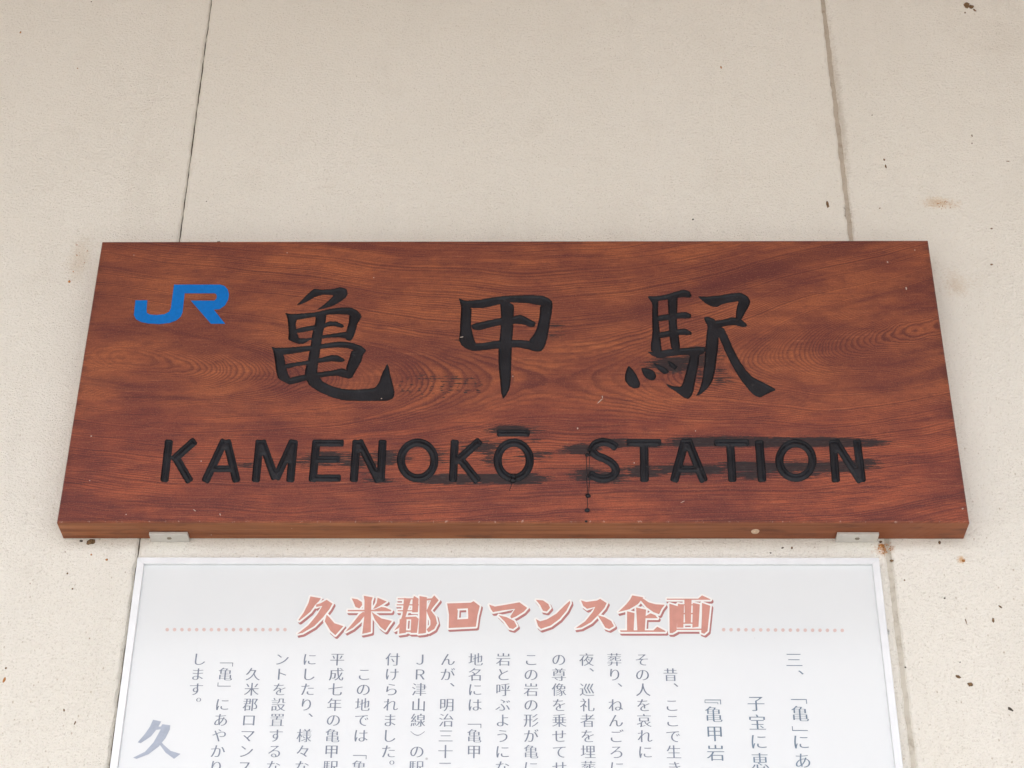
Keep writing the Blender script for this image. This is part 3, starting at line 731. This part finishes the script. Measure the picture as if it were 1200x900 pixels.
# heading, traced stroke by stroke
T1 = local([
 [(150,85),(205,95),(195,110),(175,130),(150,165),(120,190),(92,212),(88,208),(115,170),(140,120)],
 [(180,128),(205,120),(235,103),(265,123),(250,150),(215,195),(170,240),(110,275),(82,281),(140,235),(185,180),(212,135),(180,140)],
 [(235,180),(250,195),(275,225),(322,240),(300,265),(280,287),(255,265),(225,215)],
 [(365,95),(395,100),(418,115),(420,130),(405,148),(385,140),(375,115)], [(500,92),(548,112),(520,130),(490,147),(476,152),(495,120)],
 [(345,156),(480,155),(520,140),(540,143),(572,157),(570,163),(345,163)], [(428,82),(475,90),(468,110),(466,180),(465,270),(445,275),(420,280),(430,200),(432,110)],
 [(425,165),(440,175),(410,215),(370,250),(332,270),(370,225),(405,180)], [(468,165),(490,180),(520,200),(575,213),(555,240),(540,264),(515,245),(485,205)],
 [(605,95),(700,95),(700,101),(605,101)], [(600,126),(715,126),(715,132),(600,132)], [(605,157),(700,157),(700,163),(605,163)],
 [(690,83),(714,97),(710,168),(680,168),(682,105)], [(638,93),(675,98),(655,160),(640,210),(610,250),(586,263),(615,225),(630,180)],
 [(615,205),(652,192),(647,275),(612,280)], [(640,193),(700,190),(714,202),(705,275),(672,275),(675,205),(645,204)], [(645,262),(690,262),(690,270),(645,270)],
 [(718,83),(757,90),(752,275),(735,278),(712,280),(718,190)], [(750,97),(782,95),(795,80),(818,105),(790,140),(778,158),(802,190),(810,225),(795,255),(765,272),(755,258),(775,235),(775,210),(762,180),(755,160),(768,130),(778,105),(752,107)],
 [(862,122),(905,125),(918,160),(915,205),(905,245),(870,250),(872,180)], [(862,122),(985,118),(1000,110),(1032,135),(1020,160),(975,147),(905,150)], [(970,140),(1032,136),(1020,185),(1012,242),(968,240),(972,190)], [(900,206),(1012,200),(1012,243),(870,250)]], 330, 680, 4.444)
T2 = local([
 [(-30,128),(0,138),(60,128),(128,116),(168,145),(150,165),(110,190),(85,200),(80,190),(105,150),(40,158),(-10,167),(-22,150)],
 [(18,183),(60,193),(100,213),(114,240),(95,255),(75,250),(50,215)],
 [(213,103),(250,106),(278,125),(287,145),(270,164),(250,160),(235,130)], [(213,203),(235,215),(270,205),(320,175),(365,130),(390,108),(392,120),(372,160),(337,202),(290,237),(240,254),(225,240)],
 [(448,106),(475,114),(530,107),(548,98),(582,120),(570,145),(540,180),(500,220),(450,247),(418,252),(470,215),(510,165),(522,140),(480,150),(460,135)], [(535,183),(570,193),(605,213),(620,240),(595,255),(575,248),(555,215)],
 [(715,80),(772,90),(745,125),(700,152),(642,167),(685,125),(705,100)], [(766,93),(800,116),(835,126),(884,129),(868,150),(855,178),(825,167),(790,142),(758,105)],
 [(688,163),(727,172),(722,265),(688,265)], [(735,143),(787,154),(780,265),(742,265)], [(780,190),(810,173),(835,183),(848,199),(780,199)], [(650,262),(825,262),(845,243),(888,265),(888,270),(655,270)],
 [(895,97),(1058,97),(1078,80),(1122,100),(1122,103),(895,103)], [(986,100),(1024,100),(1020,225),(990,225)], [(953,123),(985,130),(981,248),(948,248)], [(1030,119),(1067,127),(1060,243),(1028,248)],
 [(955,126),(1060,126),(1060,132),(955,132)], [(980,171),(1032,171),(1032,178),(980,178)], [(980,221),(1035,221),(1035,228),(980,228)],
 [(908,123),(957,138),(945,265),(925,276),(910,276)], [(1078,119),(1121,134),(1107,265),(1090,280),(1074,274),(1078,180)], [(945,253),(1080,253),(1080,260),(945,260)]], 580, 680, 4.444)
TITLE = T1+T2
def dilate(p, d):
    p = ccw(p); n_ = len(p); o = []
    for i in range(n_):
        a, b, c = np.array(p[i-1], float), np.array(p[i], float), np.array(p[(i+1) % n_], float)
        t1 = (b-a)/(np.linalg.norm(b-a)+1e-9); t2 = (c-b)/(np.linalg.norm(c-b)+1e-9)
        n1, n2 = np.array([t1[1], -t1[0]]), np.array([t2[1], -t2[0]])
        if t1[0]*t2[1]-t1[1]*t2[0] > .3:      # convex: round it
            for k in range(4):
                q = n1*(1-k/3)+n2*k/3; q /= np.linalg.norm(q)+1e-9; o.append(tuple(b+q*d))
        else:
            q = n1+n2; l = np.linalg.norm(q)
            q = q/l if l > .3 else n1
            o.append(tuple(b+q*d))
    return o
PY = FYP
sh = flat('heading_shadow', [[(x+1.6, y+2.2) for x, y in dilate(p, 2.1)] for p in TITLE], PY, M_ROSE, None, .0002); ichild(sh); sh['label'] = 'rose drop shadow behind the heading characters'
ou = flat('heading_outline', [dilate(p, 2.0) for p in TITLE], PY, M_TWHITE, None, .0004); ichild(ou); ou['label'] = 'white outline round the heading characters'
hd = flat('heading', TITLE, PY, M_PINK, None, .0006); ichild(hd); hd['label'] = 'salmon pink heading of nine bold characters'
def disc(px, py, r): return [(px+r*math.cos(i*PI/6), py+r*math.sin(i*PI/6)) for i in range(12)]
ichild(flat('dotted_rule', [disc(196+138*i/16, 738, 2.1) for i in range(17)], PY, M_PALE, None, .0003))
ichild(flat('dotted_rule', [disc(848+139*i/16, 738+.9*i/16, 2.1) for i in range(17)], PY, M_PALE, None, .0003))
BIG = local([[(297,468),(345,478),(325,515),(285,565),(225,605),(207,600),(250,550),(278,510)],
 [(318,508),(342,508),(352,494),(398,500),(395,525),(370,575),(330,625),(270,670),(200,697),(180,690),(250,655),(300,600),(328,550),(342,524),(305,528)],
 [(345,598),(360,615),(400,650),(458,668),(420,697),(370,660),(335,612)]], 120, 750, 5)
bg_ = flat('large_character', BIG, PY, M_INKL, None, .0003); ichild(bg_)

# body text: glyph outlines from Blender's built-in font, thinned so that level strokes are finer than upright ones
FONT = bpy.data.fonts.load('<builtin>') if '<builtin>' not in [f.filepath for f in bpy.data.fonts] else [f for f in bpy.data.fonts if f.filepath == '<builtin>'][0]
deps = None
GL = {}
tc_ = bpy.data.curves.new('glyph_source', 'FONT'); tc_.font = FONT; tc_.size = 1.0; tc_.align_x = 'LEFT'
to_ = bpy.data.objects.new('glyph_source', tc_); COL.objects.link(to_)
def outlines(chr_):
    tc_.body = chr_
    bpy.context.view_layer.update()
    dg = bpy.context.evaluated_depsgraph_get()
    cv = to_.evaluated_get(dg).to_curve(dg)
    res = []
    for s in cv.splines:
        bp = s.bezier_points; n_ = len(bp); q = []
        for i in range(n_):
            a, b = bp[i], bp[(i+1) % n_]
            straight = (a.handle_right-a.co).cross(b.co-a.co).length < 1e-5 and (b.handle_left-b.co).cross(b.co-a.co).length < 1e-5
            k = 1 if straight else 4
            for j in range(k):
                t = j/k; u = 1-t
                c = a.co*u**3+a.handle_right*3*u*u*t+b.handle_left*3*u*t*t+b.co*t**3
                q.append((c.x, c.y))
        if len(q) > 2: res.append(q)
    to_.evaluated_get(dg).to_curve_clear()
    return res
_ref = outlines('亀')
_h = [y for p in outlines('田') for _, y in p]; _w = [x for p in outlines('田') for x, _ in p]
print('TIAN', min(_w), max(_w), min(_h), max(_h))
EMC = ((min(_w)+max(_w))/2, (min(_h)+max(_h))/2); EM = (max(_w)-min(_w))/.80
def aniso(q, ax, az):
    """move an outline along its normal by different amounts sideways and upright (em)"""
    n_ = len(q); o = []
    A0 = area(q)
    for i in range(n_):
        a, b, c = np.array(q[i-1]), np.array(q[i]), np.array(q[(i+1) % n_])
        t1 = b-a; t2 = c-b; l1, l2 = np.linalg.norm(t1), np.linalg.norm(t2)
        if l1 < 1e-7 or l2 < 1e-7: o.append(tuple(b)); continue
        t1 /= l1; t2 /= l2
        n1, n2 = np.array([t1[1], -t1[0]]), np.array([t2[1], -t2[0]])
        m_ = (n1+n2); dn = 1+float(n1@n2)
        m_ = m_/max(dn, .5)
        o.append((b[0]+m_[0]*ax, b[1]+m_[1]*az))
    return o
def glyph(chr_, ax, az):
    key = (chr_, ax, az)
    if key in GL: return GL[key]
    raw = outlines(chr_)
    polys = [[((x-EMC[0])/EM, (y-EMC[1])/EM) for x, y in p] for p in raw]
    # outer contours run one way and holes the other; the biggest contour tells which is which
    big = max(polys, key=lambda p: abs(area(p))) if polys else None
    if big is not None and area(big) < 0: polys = [p[::-1] for p in polys]
    polys = [aniso(p, ax, az) for p in polys]
    P2, E2 = [], []
    for p in polys:
        i0 = len(P2); P2 += p; E2 += [(i0+i, i0+(i+1) % len(p)) for i in range(len(p))]
    v2, e2, f2, _, _, _ = geometry.delaunay_2d_cdt([Vector(p) for p in P2], E2, [], 1, 1e-6)
    out_f = []
    vv = [(v.x, v.y) for v in v2]
    for f in f2:
        cx = sum(vv[i][0] for i in f)/len(f); cz = sum(vv[i][1] for i in f)/len(f)
        wn_ = 0
        for p in polys:
            n_ = len(p)
            for i in range(n_):
                ax_, az_ = p[i]; bx_, bz_ = p[(i+1) % n_]
                if (az_ > cz) != (bz_ > cz):
                    xx = ax_+(cz-az_)*(bx_-ax_)/(bz_-az_)
                    if cx < xx: wn_ += 1 if bz_ > az_ else -1
        if wn_ > 0:
            f = tuple(f)
            a, b, c = vv[f[0]], vv[f[1]], vv[f[2]]
            if (b[0]-a[0])*(c[1]-a[1])-(b[1]-a[1])*(c[0]-a[0]) < 0: f = f[::-1]
            out_f.append(f)
    GL[key] = (vv, out_f); return GL[key]
TP = -PY
X0_, Zr = xz(752.4, 773.6, PY); X1_, _z = xz(233.4, 773.6, PY)
CPX = (X0_-X1_)/16.0                                       # column pitch
ZP = (xz(590, 773.6, PY)[1]-xz(588, 773.6+7*18.1, PY)[1])/7.0       # row pitch
SIZE = ZP*.95
def column(x, z, text, size, pitch, mat, ax, az, half=()):
    vs, fs = [], []
    def addg(ch, cx, cz, sc, rot=0, mirror=False):
        v, f = glyph(ch, ax, az); i0 = len(vs)
        for (u, w_) in v:
            if rot: u, w_ = w_, -u
            vs.append((cx+u*sc, PY-.0003, cz+w_*sc))
        for q in f: fs.append(tuple(i0+i for i in q))
    def bar(cx, cz, pts_, t):
        for (a, b) in zip(pts_[:-1], pts_[1:]):
            i0 = len(vs)
            x0_, x1_ = min(a[0], b[0])-t, max(a[0], b[0])+t; z0_, z1_ = min(a[1], b[1])-t, max(a[1], b[1])+t
            for (u, w_) in ((x0_, z0_), (x1_, z0_), (x1_, z1_), (x0_, z1_)): vs.append((cx+u*size, PY-.0003, cz+w_*size))
            fs.append((i0, i0+1, i0+2, i0+3))
    k = 0.
    for ch in text:
        cz = z-k*pitch
        if ch == '　': pass
        elif ch in '「『':
            bar(x, cz-.30*size, [(-.40, .06), (.386, .06)], .022); bar(x, cz-.30*size, [(.408, .06), (.408, -.17)], .022)
            if ch == '『': bar(x, cz-.30*size, [(-.40, -.10), (.24, -.10)], .016); bar(x, cz-.30*size, [(.26, -.10), (.26, -.17)], .016); bar(x, cz-.30*size, [(-.42, .02), (-.42, -.10)], .016)
        elif ch == '」': bar(x, cz+.30*size, [(-.386, -.06), (.40, -.06)], .022); bar(x, cz+.30*size, [(-.408, .17), (-.408, -.06)], .022)
        elif ch == '、': addg(ch, x+.62*size, cz+.62*size, size)
        elif ch == '。': addg(ch, x+.55*size, cz+.60*size, size)
        elif ch == '）':
            n_ = 10; a = [(-.44+.88*i/n_, .32-.26*math.sin(PI*i/n_)) for i in range(n_+1)]
            for i in range(n_):
                i0 = len(vs); (u0, w0), (u1, w1) = a[i], a[i+1]
                for (u, w_) in ((u0, w0-.022), (u1, w1-.022), (u1, w1+.022), (u0, w0+.022)): vs.append((x+u*size, PY-.0003, cz+w_*size))
                fs.append((i0, i0+1, i0+2, i0+3))
        else: addg(ch, x, cz, size)
        k += 1.
    o = mesh_obj('printed_column', vs, fs, mat); ichild(o); return o
BODY = ['　昔、ここで生き', 'その人を哀れに', '葬り、ねんごろに', '夜、巡礼者を埋葬', 'の尊像を乗せてせ', 'この岩の形が亀に', '岩と呼ぶようにな', '地名には「亀甲', 'んが、明治三十二',
        'ＪＲ津山線）の駅', '付けられました。', '　この地では「亀', '平成七年の亀甲駅', 'にしたり、様々な', 'ントを設置するな', '　久米郡ロマンス', '「亀」にあやかり', 'します。']
AX, AZ = .006, -.0165
for i, t in enumerate(BODY):
    column(X0_-(i-1)*CPX, Zr, t, SIZE, ZP, M_INK, AX, AZ)
# the larger heading columns at the right
def hcol(px, py, pitch_px, text):
    x, z = xz(px, py, PY); p_ = z-xz(px, py+pitch_px, PY)[1]
    column(x, z, text, p_*.92, p_, M_INKB, .005, -.016)
hcol(930.5, 773.8, 21.5, '三、')
hcol(935.6, 815.0, 21.9, '「亀')
hcol(938.0, 861.0, 21.9, '」')
hcol(938.8, 870.0, 21.9, 'にあ')
hcol(886.0, 825.0, 22.2, '子宝に恵')
hcol(835.0, 815.5, 22.2, '『亀甲岩')
COL.objects.unlink(to_); bpy.data.objects.remove(to_)
